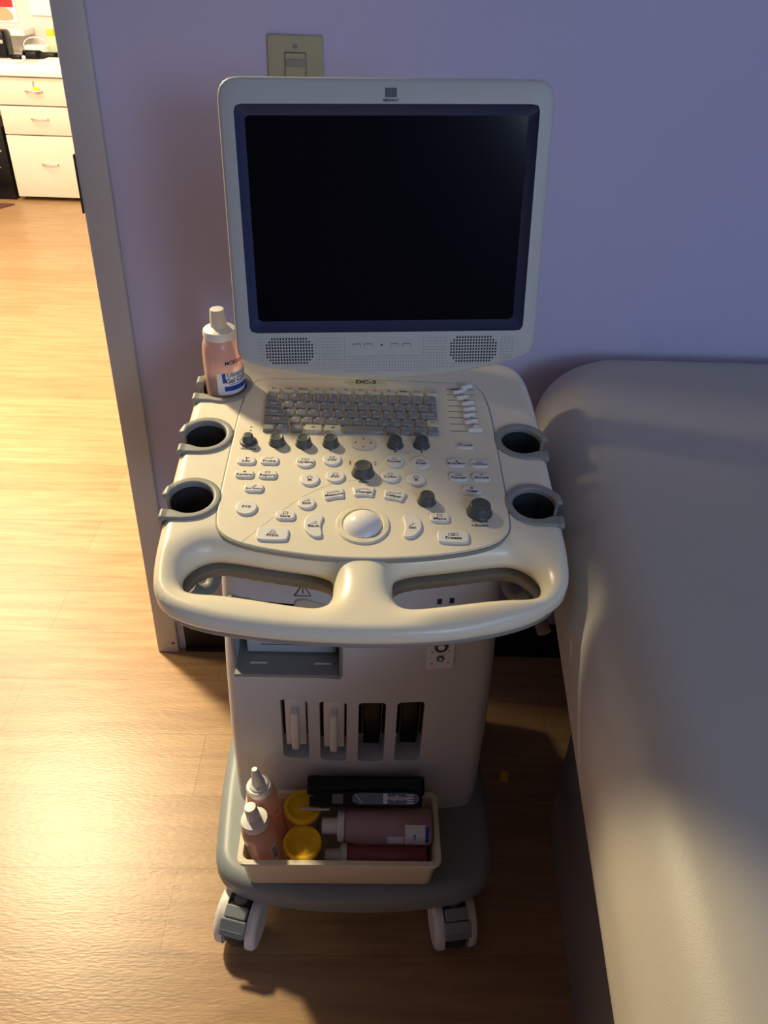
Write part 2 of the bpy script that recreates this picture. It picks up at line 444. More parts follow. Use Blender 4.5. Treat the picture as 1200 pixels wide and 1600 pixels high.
# --- console upper shell
OUT = [(-0.245, 0.372), (-0.2625, 0.325), (-0.2625, 0.13), (-0.260, 0.02), (-0.2575, -0.075), (-0.246, -0.128), (-0.20, -0.158), (-0.13, -0.173), (-0.045, -0.1805),
       (0.045, -0.1805), (0.13, -0.171), (0.205, -0.145), (0.2515, -0.108), (0.262, -0.060), (0.2625, 0.02), (0.2625, 0.13), (0.2625, 0.325), (0.245, 0.377), (0.20, 0.392), (-0.20, 0.390)]
OUT = ccw(chaikin(OUT, 2))
HL = ccw(chaikin([(-0.219, -0.100), (-0.219, -0.066), (-0.195, -0.044), (-0.165, -0.046), (-0.105, -0.058), (-0.052, -0.066), (-0.036, -0.080), (-0.036, -0.115), (-0.048, -0.1295), (-0.075, -0.1275), (-0.165, -0.1115), (-0.205, -0.1105)], 2))
HRr = ccw([(-x+0.003, y+0.001) for x, y in HL])
HC = [(-0.2290, 0.1700), (-0.2275, 0.0360), (-0.2190, 0.2930), (0.2285, 0.1730), (0.2285, 0.0385)]
def zbot(y): return -0.031-0.024*np.clip((y+0.165)/0.10, 0, 1)
def slot_d(x, y, cx, cy): return np.maximum(np.abs(y-(cy-.011))-0.0110, (x-cx)*(1 if cx < 0 else -1))
def console_sdf(x, y, z, d2=None):
    zb = zbot(y); dn = np.abs(z-zb/2)+zb/2
    d2 = sd_poly(x, y, OUT) if d2 is None else d2
    d = extr(d2, dn, 0.0153)
    for H in (HL, HRr):
        dh = sd_poly(x, y, H)
        d = smax(d, -(dh+0.001), 0.040)
    for cx, cy in HC:
        d = np.maximum(d, -(np.hypot(x-cx, y-cy)-(0.0370 if cy < .2 else .0405)))
        d = np.maximum(d, -slot_d(x, y, cx, cy))
    return d
g = nets(console_sdf, (-0.272, -0.19, -0.062), (0.272, 0.405, 0.008), 0.0034, XP)
console = obj('console_shell', g, M['ivory'], um, sharp=50)
# lower grey shell
def lower_sdf(x, y, z):
    dn = np.abs(z-zbot(y)+0.0030)-0.0065
    d = extr(sd_poly(x, y, OUT)+0.0070, dn, 0.005)
    for H in (HL, HRr): d = np.maximum(d, -(sd_poly(x, y, H)-0.002))
    for cx, cy in HC:
        d = np.maximum(d, -(np.hypot(x-cx, y-cy)-(0.0370 if cy < .2 else .0405)))
        d = np.maximum(d, -slot_d(x, y, cx, cy))
    return d
g = nets(lower_sdf, (-0.272, -0.19, -0.076), (0.272, 0.405, -0.028), 0.0034, XP)
obj('console_lower_shell', g, M['grey'], um, sharp=50)
g = G(); slab(g, rrect(0.38, 0.30, 0.04, 5, 0, 0.17), -0.135, -0.068, 0.01, 2, 0, XP); obj('console_underbody', g, M['bodyp'], um)

# --- control panel insert
PAN = [(-0.160, 0.3185), (-0.178, 0.300), (-0.1885, 0.245), (-0.1905, 0.06), (-0.190, 0.0), (-0.183, -0.026), (-0.155, -0.0455), (-0.093, -0.0595), (-0.03, -0.067), (0.035, -0.0665), (0.107, -0.0575), (0.165, -0.041), (0.188, -0.018), (0.1925, 0.006), (0.191, 0.15), (0.1895, 0.25), (0.181, 0.300), (0.162, 0.3185)]
PAN = ccw(chaikin(PAN, 2))
g = G(); slab(g, PAN, -0.008, 0.0022, 0.002, 3, 0, XP, topmi=0)
arc = [(-0.152, -0.0435), (-0.1214, -0.0037), (-0.0795, 0.0463), (-0.0422, 0.0715), (-0.0014, 0.081), (0.0451, 0.0716), (0.0873, 0.0391), (0.1225, -0.0082), (0.153, -0.044)]
q = arc
for _ in range(2):
    n_ = [q[0]]
    for i in range(len(q)-1): n_ += [tuple(Vector(q[i])*.75+Vector(q[i+1])*.25), tuple(Vector(q[i])*.25+Vector(q[i+1])*.75)]
    q = n_+[q[-1]]
tube(g, [(x, y, 0.0019) for x, y in q], 0.0007, 6, 0, XP, 0)
panel = obj('control_panel', g, M['ivory2'], um, sharp=40)
g = G(); slab(g, ccw(inset(PAN, -0.0016)), -0.006, 0.0004, 0, 1, 0, XP); obj('panel_seam', g, M['grey'], um)
# printed legends straight on the panel
g = G(); Z = 0.0026
def ptxt(s, x, y, sz=0.0062, mi=0):
    g = G(); text(g, s, sz, x, y, Z, mi, XP, 0, 0.015, 1.15); obj('panel_legend', g, M['ink'], um)
ptxt('Volume', -0.1646, 0.1395); ptxt('1', -0.1235, 0.1405); ptxt('2', -0.0865, 0.1400); ptxt('3', -0.0485, 0.1400); ptxt('4', 0.0437, 0.1405); ptxt('5', 0.0817, 0.1405)
ptxt('Gain', -0.0005, 0.0745); ptxt('Depth', 0.1535, 0.0030); ptxt('Zoom', 0.1535, -0.0050)
for a_, b_ in ((0.1425, 0.003), (0.1425, -0.005), (-0.0195, 0.1165), (-0.001, 0.1195), (0.0155, 0.1165), (-0.0195, 0.112), (0.0155, 0.112), (-0.166, 0.182), (-0.166, 0.190)):
    g = G(); box(g, (a_, b_, Z), (0.0028, 0.0012, 0.0003), 0, 0, XP); obj('indicator_mark', g, M['ink'], um)
ptxt('TGC', 0.140, 0.2975, 0.005)

# --- keyboard
KM = [M['keygrey'], M['inkwhite']]; KC = [M['keycream'], M['ink']]
def key(x0, x1, y0, y1, s, cream=False, sub=None):
    g = G(); w_, h_ = x1-x0-0.0034, y1-y0-0.0036; cx, cy = (x0+x1)/2, (y0+y1)/2
    o = ccw(rrect(w_, h_, 0.0012, 2, cx, cy)); o2 = ccw(rrect(w_-0.0014, h_-0.0018, 0.0010, 2, cx, cy+0.0005))
    o3 = ccw(rrect(w_-0.0020, h_-0.0024, 0.0010, 2, cx, cy+0.0005))
    loft(g, [[(a, b, 0.001) for a, b in o], [(a, b, 0.0035) for a, b in o], [(a, b, 0.0072) for a, b in o2], [(a, b, 0.0076) for a, b in o3]], 0, XP, False, True)
    sz = 0.0052 if cream else 0.0058
    if s:
        if cream or len(s) > 2: text(g, s, min(sz, (w_-0.003)/(0.55*len(s))), cx, cy+(0.0007 if not sub else -0.001), 0.0078, 1, XP)
        else: text(g, s, sz, cx-w_*0.18, cy+0.0034, 0.0078, 1, XP)
    if sub: text(g, sub, 0.004, cx-w_*0.18 if not cream else cx, cy-0.0026 if not cream else cy+0.003, 0.0078, 1, XP)
    obj('key', g, KC if cream else KM, um, sharp=24)
RB = [0.2892, 0.2713, 0.2510, 0.2318, 0.2128, 0.1945, 0.1764]
fr = ['Esc', 'Help', 'Macro', 'F1', 'F2', 'F3', 'F4', 'F5', 'F6', 'Setup', 'Template', 'Archive']
xl, xr = -0.1516, 0.1131
for i, s in enumerate(fr):
    p = (xr-xl)/12; key(xl+p*i, xl+p*(i+1)-0.0006, RB[1]+0.0002, RB[0], s, True)
def row(r, lst):
    tot = sum(u for _, u, *_ in lst); xl_ = -0.1522+(r-1)*0.0006; k = (0.1098-xl_)/tot; x = xl_
    for it in lst:
        s, u = it[0], it[1]; cream = len(it) > 2 and it[2] == 'c'; sub = it[2] if len(it) > 2 and it[2] != 'c' else None
        key(x, x+u*k, RB[r+1], RB[r], s, cream, sub); x += u*k
row(1, [('~', 1)]+[(a, 1, b) for a, b in zip('!@#$%^&*()_+', '1234567890-=')]+[('<-', 1.25)])
row(2, [('Tab', 1.45)]+[(c, 1) for c in 'QWERTYUIOP']+[('{', 1), ('}', 1), ('|', .75)])
row(3, [('Caps', 1.6)]+[(c, 1) for c in 'ASDFGHJKL']+[(':', 1), ('"', 1), ('Set Enter', 1.6)])
row(4, [('Shift', 2.1)]+[(c, 1) for c in 'ZXCVBNM']+[('<', 1), ('>', 1), ('?', 1), ('^', 1), ('F7', 1.1, 'c')])
row(5, [('Ctrl', 1.1), ('Fn', 1.1), ('Alt', 1.1), ('F8', 1.55, 'c'), ('F9', 1.55, 'c'), ('', 3.4), ('', 1.1), ('<', 1.1), ('v', 1.1), ('>', 1.1)])
# --- buttons
BM = [M['button'], M['ink']]
def button(x, y, s, o, sz=0.0062, icon=None, dy=-0.002, rot=0, h=0.0052):
    g = G(); X = XP @ T(x, y, 0) @ RZ(rot)
    slab(g, o, 0.001, h, 0.0016, 3, 0, X); z = h+0.0002
    if s: text(g, s, sz, 0, dy, z, 1, X, 0, 0.018, 1.2)
    if icon:
        y0 = dy+sz*0.95
        if icon == 'dome': stroke(g, [(-.0035, y0-.002), (-.0025, y0+.002), (.0025, y0+.002), (.0035, y0-.002), (-.0035, y0-.002)], .0006, z, 1, X)
        if icon == 'two':
            for d in (-.0028, .0028): stroke(g, [(d-.002, y0-.002), (d-.002, y0+.0015), (d+.002, y0+.0015), (d+.002, y0-.002), (d-.002, y0-.002)], .0005, z, 1, X)
        if icon == 'box': stroke(g, [(-.003, y0-.0018), (-.003, y0+.0018), (.003, y0+.0018), (.003, y0-.0018), (-.003, y0-.0018)], .0007, z, 1, X)
        if icon == 'wave': stroke(g, [(-.006, y0-.001), (-.003, y0+.0015), (0, y0-.001), (.003, y0+.0015), (.006, y0+.0015)], .0006, z, 1, X)
        if icon == 'man': disk(g, .0012, 0, y0+.0012, z, 1, X); stroke(g, [(0, y0-.002), (0, y0+.001)], .0016, z, 1, X); text(g, '?', .005, .003, y0, z, 1, X)
        if icon == 'ret': stroke(g, [(-.0035, y0-.0015), (.0035, y0-.0015), (.0035, y0+.0015), (0, y0+.0015)], .0006, z, 1, X)
        if icon == 'arc': stroke(g, [(-.009+.0018*k, y0-.002+.003*math.sin(PI*k/10)) for k in range(11)], .0006, z, 1, X)
        if icon == 'line': stroke(g, [(-.007, y0-.001), (.007, y0+.001)], .0006, z, 1, X); disk(g, .001, -.007, y0-.001, z, 1, X); disk(g, .001, .007, y0+.001, z, 1, X)
        if icon == 'rule':
            for k in range(9): stroke(g, [(-.008+.002*k, y0-.001), (-.008+.002*k, y0+(.0018 if k % 2 else .0008))], .0005, z, 1, X)
            stroke(g, [(-.008, y0-.0015), (.008, y0-.0015)], .0005, z, 1, X)
        if icon == 'ptr': stroke(g, [(-.002, y0-.0015), (.0025, y0+.002)], .001, z, 1, X)
        if icon == 'hand': disk(g, .0022, 0, y0, z, 1, X, 7, .0016)
        if icon == 'tray': stroke(g, [(-.004, y0-.0005), (-.004, y0-.003), (.004, y0-.003), (.004, y0-.0005), (-.004, y0-.0005)], .0006, z, 1, X); stroke(g, [(-.002, y0), (-.002, y0+.003), (.001, y0+.003), (.002, y0+.002), (.002, y0)], .0006, z, 1, X)
        if icon == 'frz': stroke(g, [(-.006, y0-.002), (-.006, y0+.002), (.006, y0+.002), (.006, y0-.002), (-.006, y0-.002)], .0006, z, 1, X); text(g, '|o|', .005, 0, y0, z, 1, X)
    obj('button', g, BM, um, sharp=40)
RR = rrect(0.0258, 0.0165, 0.0062, 5); CI = circle(0.0131, 28); 
for x, y, s, ic in [(-.1638, .1127, 'Info', 'man'), (-.1319, .1139, 'Probe', 'wave'), (-.163, .0844, 'Review', 'hand'), (-.1316, .0841, 'Report', 'box'), (-.1469, .0565, 'End Exam', 'ptr'),
                    (.1449, .1560, 'iTouch', None), (.1292, .1177, 'Body Mark', 'man'), (.1617, .1174, 'Comment', 'two'), (.1298, .0878, 'Cursor', 'two'), (.1618, .0889, 'Arrow', 'ptr'), (.1462, .0610, 'Clear', 'hand'),
                    (-.1006, .0048, 'Save', 'box'), (.0998, .0062, 'Menu', 'box')]:
    button(x, y, s, rrect(0.0245, 0.0125, 0.006, 5) if s == 'iTouch' else RR, 0.0062 if len(s) < 7 else 0.0046, ic, -0.003 if ic else 0)
for x, y, s, ic in [(-.0822, .1133, 'Update', 'two'), (-.045, .1188, 'CW', 'box'), (-.0736, .0760, 'M', 'dome'), (-.0391, .0836, 'PW', 'dome'), (.042, .1191, 'Power', 'dome'), (.0788, .1163, 'Dual', 'two'), (.0363, .0862, 'Color', 'dome'), (.0714, .0808, 'B', 'dome')]:
    button(x, y, s, CI, 0.0062, ic, -0.003)
button(-.1525, .0180, 'F10', circle(0.0142, 28), 0.0066, None, 0); button(-.0748, .0290, 'Exit', circle(0.0118, 28), 0.0062, 'ret', -0.002)
PR = chaikin([(-.0205, -.0085), (-.015, -.0125), (.015, -.0125), (.0205, -.0085), (.0205, .009), (.015, .0115), (-.015, .0115), (-.0205, .009)], 2)
button(-.1138, -.0293, 'Print', PR, 0.0064, 'tray', -0.004); button(.1152, -.0273, 'Freeze', PR, 0.0064, 'frz', -0.004)
TRAP = fillet([(-.0155, .0085), (-.0125, -.0095), (0, -.0075), (.0125, -.0095), (.0155, .0085), (0, .0105)], [.003, .003, .012, .003, .003, .015], 4)
button(-.0402, .0473, 'Measure', TRAP, 0.0060, 'rule', -0.0025, R(14)); button(-.0001, .0537, 'Change', TRAP, 0.0060, 'arc', -0.0025); button(.0411, .0474, 'Caliper', TRAP, 0.0060, 'line', -0.0025, R(-14))
KID = chaikin([(-.012, -.008), (-.013, .004), (-.010, .016), (-.001, .023), (.010, .021), (.0125, .014), (.0095, .005), (.0095, -.006), (.0125, -.017), (.009, -.022), (-.001, -.021)], 2)
button(-.0631, -.0129, 'Back', KID, 0.0064, 'ret', -0.002, 0); button(.0634, -.0103, 'Set', [(-a, b) for a, b in KID], 0.0062, 'ptr', -0.004)
# --- knobs
def knob(x, y, r, h, stem=False):
    g = G(); X = XP @ T(x, y, 0)
    if stem:
        lathe(g, [(r*1.25, .001), (r*1.25, .004), (r*1.1, .0052), (r*.95, .0055)], 28, 0, X); lathe(g, [(r*.85, .005), (r*.72, h-.001), (r*.60, h), (r*.5, h)], 28, 0, X)
    else: lathe(g, [(r*1.08, .001), (r*1.08, .0022), (r, .003), (r*.92, h*.55), (r*.84, h-.0015), (r*.76, h-.0002), (r*.70, h), (r*.62, h-.0006), (r*.3, h-.0008)], 32, 0, X)
    obj('knob', g, M['darkgrey'], um, sharp=50)
for x, y, r, h, st in [(-.1658, .1545, .0098, .016, True), (-.1249, .1545, .0115, .0145, 0), (-.0868, .1530, .0115, .0145, 0), (-.0486, .1545, .0115, .0145, 0), (.0437, .1560, .0115, .0145, 0), (.0817, .1570, .0115, .0145, 0),
                       (-.0014, .0935, .0150, .0165, 0), (.0841, .0385, .0118, .015, 0), (.1529, .0200, .0162, .017, 0)]:
    knob(x, y, r, h, st)
g = G(); X = XP @ T(-.0020, .1570, 0); slab(g, circle(.0185, 32, 0, 0, .0155), .001, .0042, .0012, 3, 0, X)
for a in range(4):
    Xa = X @ T((.0115, 0, -.0115, 0)[a], (0, .0095, 0, -.0095)[a], 0.0044) @ RZ(a*PI/2)
    g.add([(-.0016, -.0018, 0), (.0018, 0, 0), (-.0016, .0018, 0)], [(0, 1, 2)], 1, Xa)
obj('navigation_pad', g, [M['keycream'], M['ink']], um)
# --- trackball
g = G(); X = XP @ T(-.0002, -.0085, 0)
lathe(g, [(.0350, .001), (.0350, .0032), (.0335, .0048), (.0275, .0052), (.0262, .0040), (.0255, .0)], 56, 0, X, False, False)
for a0 in (0, PI/2, PI, 3*PI/2):
    for i in range(-4, 5):
        for rr in (.0289, .0303, .0317): sphere(g, (rr*math.cos(a0+i*.055), rr*math.sin(a0+i*.055), .0050), .0004, 6, 4, 0, X)
obj('trackball_ring', g, M['ivory2'], um)
g = G(); sphere(g, (0, 0, -.0125), .0300, 48, 28, 0, X); obj('trackball', g, mat('trackball_plastic', (.84, .83, .78), .22), um)
# --- gain sliders
for i, (s, cx) in enumerate([(.2975, .1565), (.2835, .1436), (.2686, .1485), (.2538, .1552), (.2391, .156), (.2240, .1549), (.2085, .1566), (.1915, .1608)]):
    g = G(); box(g, (.1475, s, .0023), (.044, .0011, .0006), 0, 1, XP)
    pts = [(cx-.008, s-.0020), (cx-.003, s-.0026), (cx+.002, s-.0008), (cx+.006, s+.0028), (cx+.010, s+.0026), (cx+.011, s+.0042), (cx+.006, s+.0048), (cx+.001, s+.0040), (cx-.003, s+.0012), (cx-.008, s+.0008)]
    if i == 7: pts = [(cx-.009, s-.004), (cx+.011, s-.004), (cx+.0112, s-.001), (cx+.0062, s+.001), (cx+.0058, s+.0075), (cx-.001, s+.0075), (cx-.0018, s+.001), (cx-.009, s-.001)]
    slab(g, chaikin(pts, 1), .0035, .0100, .0008, 2, 0, XP); box(g, (cx, s, .003), (.004, .002, .004), 0, 0, XP)
    obj('slider', g, [M['white'], M['inkgrey']], um)
# --- badge
g = G(); lens = [(-.034+.068*k/24, .3075-.0075*math.sin(PI*k/24)**.6) for k in range(25)]+[(.034-.068*k/24, .3075+.0075*math.sin(PI*k/24)**.6) for k in range(1, 24)]
slab(g, lens, .0, .0042, .0015, 2, 0, XP); text(g, 'DC-3', .0125, 0, .3080, .0045, 1, XP, 0, 0.02, 1.15)
obj('model_badge', g, [M['badge'], M['ink']], um)
# --- probe holders
def holder(cx, cy):
    sg = -1 if cx < 0 else 1; big = cy > .2
    Ro, Ri = (.0435, .0335) if big else (.0395, .0290)
    def f(x, y, z):
        r = np.hypot(x-cx, y-cy); ux = (x-cx)*sg           # outward distance from the cup's axis
        edge = .2620-abs(cx)
        b2 = np.maximum(np.abs(y-(cy-.0105))-.0300, np.maximum(-ux, ux-edge))
        flange = extr(np.minimum(r-Ro, b2), np.abs(z-.0010)-.0030, .0022)
        tube_ = np.maximum(r-(Ri+.0035), np.maximum(z-.001, -.074-z))
        lip = extr(np.maximum(np.abs(y-(cy-.0105))-.0290, np.abs(ux-edge+.0018)-.0018), np.abs(z+.014)-.018, .002)
        d = smax(-smax(-np.minimum(flange, tube_), -lip, .006), -(r-Ri), .004)
        return smax(d, -np.maximum(np.abs(y-(cy-.011))-.0118, -ux), .004)
    xs = sorted((cx-sg*.048, cx+sg*(.2675-abs(cx)+.004)))
    g = nets(f, (xs[0], cy-.048, -.078), (xs[1], cy+.048, .008), .0019, XP)
    h = obj('probe_holder', g, M['grey'], um, sharp=50)
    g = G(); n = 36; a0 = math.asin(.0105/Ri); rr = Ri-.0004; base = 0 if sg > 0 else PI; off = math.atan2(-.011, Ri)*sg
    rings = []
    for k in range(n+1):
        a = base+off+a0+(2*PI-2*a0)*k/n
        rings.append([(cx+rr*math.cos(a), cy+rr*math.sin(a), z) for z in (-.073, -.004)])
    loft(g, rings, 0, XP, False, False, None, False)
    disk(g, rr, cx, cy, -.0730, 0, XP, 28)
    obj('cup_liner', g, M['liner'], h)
for cx, cy in HC: holder(cx, cy)
# --- cable hooks below the console
for s in (-1, 1):
    g = G(); x = s*0.207
    tube(g, [(x, 0.90, 0.80), (x, 0.89, 0.72), (x+s*.004, .87, .700), (x+s*.018, .855, .700), (x+s*.030, .85, .715)], .010, 12); obj('cable_hook', g, M['grey'], um)
g = G(); tube(g, [(.235, .92, .80), (.252, .93, .70), (.268, .92, .63), (.278, .88, .61)], .011, 12); obj('cable_arm', g, M['basep'], um)

# --- body
def bodyplan(hw, yf, bow, yb, r):
    xe = hw-r*.75; o = [(-hw, yf+bow+r), (-hw+r*.3, yf+bow+r*.25)]
    for k in range(19):
        x = -xe+2*xe*k/18; o.append((x, yf+bow*(x/hw)**2))
    o += [(hw-r*.3, yf+bow+r*.25), (hw, yf+bow+r), (hw, yb-.03), (hw-.03, yb), (-hw+.03, yb), (-hw, yb-.03)]
    return ccw(chaikin(o, 2))
rings = []
for z, hw, yf in [(.155, .2215, .872), (.20, .2215, .870), (.35, .221, .866), (.5, .217, .862), (.65, .210, .858), (.77, .203, .855)]:
    rings.append([(x, y, z) for x, y in bodyplan(hw, yf, .022, 1.20, .03)])
seen = {}; keep = []
for i, p in enumerate(rings[0]):
    k = (round(p[0], 5), round(p[1], 5))
    if k not in seen: seen[k] = 1; keep.append(i)
rings = [[r[i] for i in keep] for r in rings]
g = G(); loft(g, rings, 0, None, True, True)
PORTX = [-0.1045, -0.0415, 0.0215, 0.0835]
cut = []
for x in PORTX:
    c = G(); slab(c, rrect(.044, .150, .007, 4, x, .392), -.918, -.81, 0, 1, 0, RX(PI/2) if False else Matrix(((1, 0, 0, 0), (0, 0, -1, 0), (0, 1, 0, 0), (0, 0, 0, 1)))); cut.append(c)
c = G(); slab(c, rrect(.164, .150, .006, 4, -.111, .600), -1.0, -.80, 0, 1, 0, Matrix(((1, 0, 0, 0), (0, 0, -1, 0), (0, 1, 0, 0), (0, 0, 0, 1)))); cut.append(c)
g = boolean(g, cut, [M['bodyp']])
body = obj('body', g, M['bodyp'], um, sharp=35)
FX = Matrix(((1, 0, 0, 0), (0, 0, -1, 0), (0, 1, 0, 0), (0, 0, 0, 1)))     # (x, z, out of the front)
def front(x, z=.40): return float(np.interp(z, [.155, .20, .35, .5, .65, .77], [.872, .870, .866, .862, .858, .855]))+.022*(x/float(np.interp(z, [.35, .5, .65, .77], [.221, .217, .210, .203])))**2
g = G(); tube(g, [(x, front(x)+.0012-.0004, .478-.10*(x-.01)**2/.04*.35) for x in [-.17+.34*k/24 for k in range(25)]], .0012, 6, 0, None, 0); obj('front_ridge', g, M['bodyp'], um)
# probe sockets
for i, x in enumerate(PORTX):
    yf = front(x)
    g = G()
    if i < 2:
        box(g, (x, yf+.040, .408), (.043, .03, .112), 0, 1)
        box(g, (x+.001, yf+.024, .406), (.034, .036, .118), .002)
        box(g, (x, yf+.006, .462), (.016, .012, .006), .002)
        box(g, (x+.001, yf+.000, .398), (.0125, .022, .088), .003)
        obj('connector_plug', g, [M['white'], M['black']], um)
    else:
        box(g, (x, yf+.038, .412), (.043, .02, .108), 0, 1)
        box(g, (x, yf+.026, .408), (.027, .030, .112), .001, 1)
        for s in (-1, 1):
            box(g, (x+s*.0155, yf+.020, .408), (.0012, .034, .110), 0, 2)
            for k in range(6): box(g, (x+s*.0185, yf+.030, .365+.017*k), (.004, .012, .008), 0, 1)
        obj('probe_socket', g, [M['grey'], M['black'], M['darkgrey']], um)
# printer bay
bay = G(); yb_ = .90
box(bay, (-.111, .975, .60), (.160, .004, .148), 0, 0)
box(bay, (-.111, .920, .5275), (.162, .118, .006), 0, 0)
rings = []
for gr, zz in ((-.001, 0), (-.0005, .0022), (.003, .0030), (.005, -.004)):
    o = ccw(inset(rrect(.168, .154, .008, 4, -.111, .600), gr)); rings.append([(x, front(x, z)+.0006-zz, z) for x, z in o])
loft(bay, rings, 1)
for x in (-.158, -.058): box(bay, (x, .885, .5312), (.026, .003, .001), 0, 2)
for x in (-.155, -.053): box(bay, (x, front(x)-.0025, .5265), (.011, .004, .004), 0, 3)
obj('printer_bay', bay, [M['grey'], M['grey'], M['label'], M['black']], um, sharp=40)
g = G(); box(g, (-.108, .925, .578), (.140, .04, .088), .003)
box(g, (-.105, .9044, .552), (.10, .0006, .0015), 0, 1)
box(g, (-.108, .893, .644), (.150, .012, .012), .002, 2); box(g, (-.126, .891, .653), (.016, .012, .012), .002, 2)
obj('printer', g, [M['bodyp'], M['inkgrey'], M['black']], um)
g = G(); slab(g, chaikin([(-.098, .630), (-.098, .682), (-.082, .690), (-.060, .680), (-.026, .674), (-.024, .630)], 2), -.868, -.856, .002, 2, 0, FX); obj('printer_flap', g, M['keycream'], um)
g = G(); X = T(-.083, front(-.083)-.0012, .688)
stroke(g, [(-.012, -.011), (0, .010), (.012, -.011), (-.012, -.011)], .0014, 0, 0, T(-.083, front(-.083, .70)-.0007, .704) @ RX(PI/2)); stroke(g, [(0, -.006), (0, .004)], .0014, 0, 0, T(-.083, front(-.083, .70)-.0007, .704) @ RX(PI/2))
obj('warning_symbol', g, M['inkblue'] if False else M['ink'], um)
# connector plate
X = T(.1215, front(.1215, .62)-.0004, .622) @ RZ(R(6.6)) @ RX(PI/2-R(1.5))
g = G(); slab(g, rrect(.042, .148, .001, 2), -.002, .0016, .0004, 1, 0, X)
for x in (-.009, .009): box(g, (x, .062, .0022), (.007, .010, .002), 0, 1, X)
for y, r in ((.020, .0105), (-.028, .0105), (-.052, .0058)):
    lathe(g, [(r, .001), (r, .0035), (r*.86, .0042), (r*.78, .002), (r*.5, .002)], 24, 2, X @ T(0, y, 0)); lathe(g, [(r*.55, .001), (r*.5, .0046), (r*.3, .005)], 20, 0, X @ T(0, y, 0))
    text(g, 'A', .005, -.013, y-.010, .0019, 1, X); text(g, 'B', .005, .013, y-.010, .0019, 1, X)
obj('connector_plate', g, [M['label'], M['ink'], M['darkgrey']], um)

# --- base deck
DO = [(-.150, .7235), (-.06, .712), (.06, .712), (.150, .722), (.205, .738), (.236, .768), (.242, .82), (.242, .95), (.236, 1.22), (.20, 1.26), (-.20, 1.26), (-.248, 1.22), (-.2565, .97), (-.2475, .82), (-.2415, .775), (-.210, .742)]
DO = ccw(chaikin(DO, 2))
def deck_sdf(x, y, z): return extr(sd_poly(x, y, DO), np.abs(z-.131)-.031, .022)
g = nets(deck_sdf, (-.262, .70, .085), (.255, 1.275, .17), .0055); obj('base_deck', g, M['deck'], um, sharp=50)

# --- casters
def caster(x, y, rz, first=None):
    if first:
        c = first.copy(); C.objects.link(c); c.parent = um; c.location = Vector((x, y, 0))-WP[um.name]; c.rotation_euler = (0, 0, rz)
        for ch in first.children:
            d = ch.copy(); C.objects.link(d); d.parent = c
        return c
    g = G(); lathe(g, [(.011, .07), (.011, .105)], 16); box(g, (0, .0, .072), (.030, .06, .022), .006)
    c = obj('caster', g, M['grey'], um, pivot=(0, 0, 0))
    WP[c.name] = Vector((0, 0, 0))
    for s in (-1, 1):
        g = G(); pf = []
        o = chaikin([(-.050, .050), (-.044, .072), (-.020, .098), (.018, .098), (.034, .080), (.036, .045), (.018, .022), (-.010, .012), (-.034, .016), (-.048, .030)], 2)
        slab(g, o, .0, .017, .009, 4, 0, Matrix(((0, 0, s, s*.021), (1, 0, 0, 0), (0, 1, 0, 0), (0, 0, 0, 1)))); obj('wheel_cover', g, M['white'], c)
    g = G(); lathe(g, [(.030, -.017), (.044, -.017), (.048, -.012), (.0495, -.005), (.0495, .005), (.048, .012), (.044, .017), (.030, .017)], 40, 0, T(0, 0, .0495) @ RY(PI/2)); obj('wheel', g, M['rubber'], c)
    g = G(); X = T(0, -.042, .088) @ RX(R(52))
    slab(g, rrect(.046, .030, .004, 3, 0, -.003), -.004, .002, .002, 2, 0, X)
    for k in range(3): box(g, (0, -.008-.003*k, .0025), (.040, .001, .001), 0, 0, X)
    slab(g, rrect(.038, .02, .003, 3, 0, .020), -.004, .006, .002, 2, 0, T(0, -.040, .090) @ RX(R(25)))
    obj('brake_pedal', g, M['deck'], c)
    c.location = Vector((x, y, 0))-WP[um.name]; c.rotation_euler = (0, 0, rz)
    return c
c0 = caster(-.196, .742, R(-14)); caster(.171, .742, R(8), c0); caster(-.19, 1.20, R(20), c0); caster(.19, 1.20, R(-15), c0)

# --- monitor
XM = T(.019, .915, 1.1975) @ RZ(R(2)) @ RX(R(-7.8)) @ RY(R(-1.4)) @ Matrix(((1, 0, 0, 0), (0, 0, -1, 0), (0, 1, 0, 0), (0, 0, 0, 1)))   # x right, y up, z out to the viewer
def polar(o, n, c=(0, 0)):
    o = ccw(o); res = []
    for k in range(n):
        a = 2*PI*(k+.5)/n; d = (math.cos(a), math.sin(a)); best = 0
        for i in range(len(o)):
            (x1, y1), (x2, y2) = o[i-1], o[i]; x1 -= c[0]; x2 -= c[0]; y1 -= c[1]; y2 -= c[1]
            ex, ey = x2-x1, y2-y1; den = d[0]*ey-d[1]*ex
            if abs(den) < 1e-12: continue
            t = (x1*ey-y1*ex)/den; u = (x1*d[1]-y1*d[0])/den
            if t > best and -1e-6 <= u <= 1+1e-6: best = t
        res.append((c[0]+best*d[0], c[1]+best*d[1]))
    return res
BZ = [(-.1745, .1440), (.1755, .1415), (.1765, -.146), (.150, -.1575), (.075, -.1725), (0, -.1768), (-.080, -.1732), (-.155, -.1600), (-.1765, -.149)]
BZ = fillet(BZ, [.022, .022, .024, .03, .03, .03, .03, .03, .022], 6)
N = 240
def rg(o, z, d=0): return [(x, y, z) for x, y in polar(inset(ccw(o), d) if d else o, N)]
IN = fillet([(-.1585, .1190), (.1600, .1190), (.1605, -.1190), (-.1590, -.1190)], .007, 5)
AC = fillet([(-.1490, .1080), (.1510, .1080), (.1500, -.1082), (-.1495, -.1082)], .0015, 2)
g = G(); loft(g, [rg(BZ, -.020, .002), rg(BZ, -.014), rg(BZ, .008), rg(BZ, .0105, .0015), rg(BZ, .012, .005), rg(IN, .0125)], 0, XM)
mon = obj('monitor', g, M['monp'], um, sharp=40)
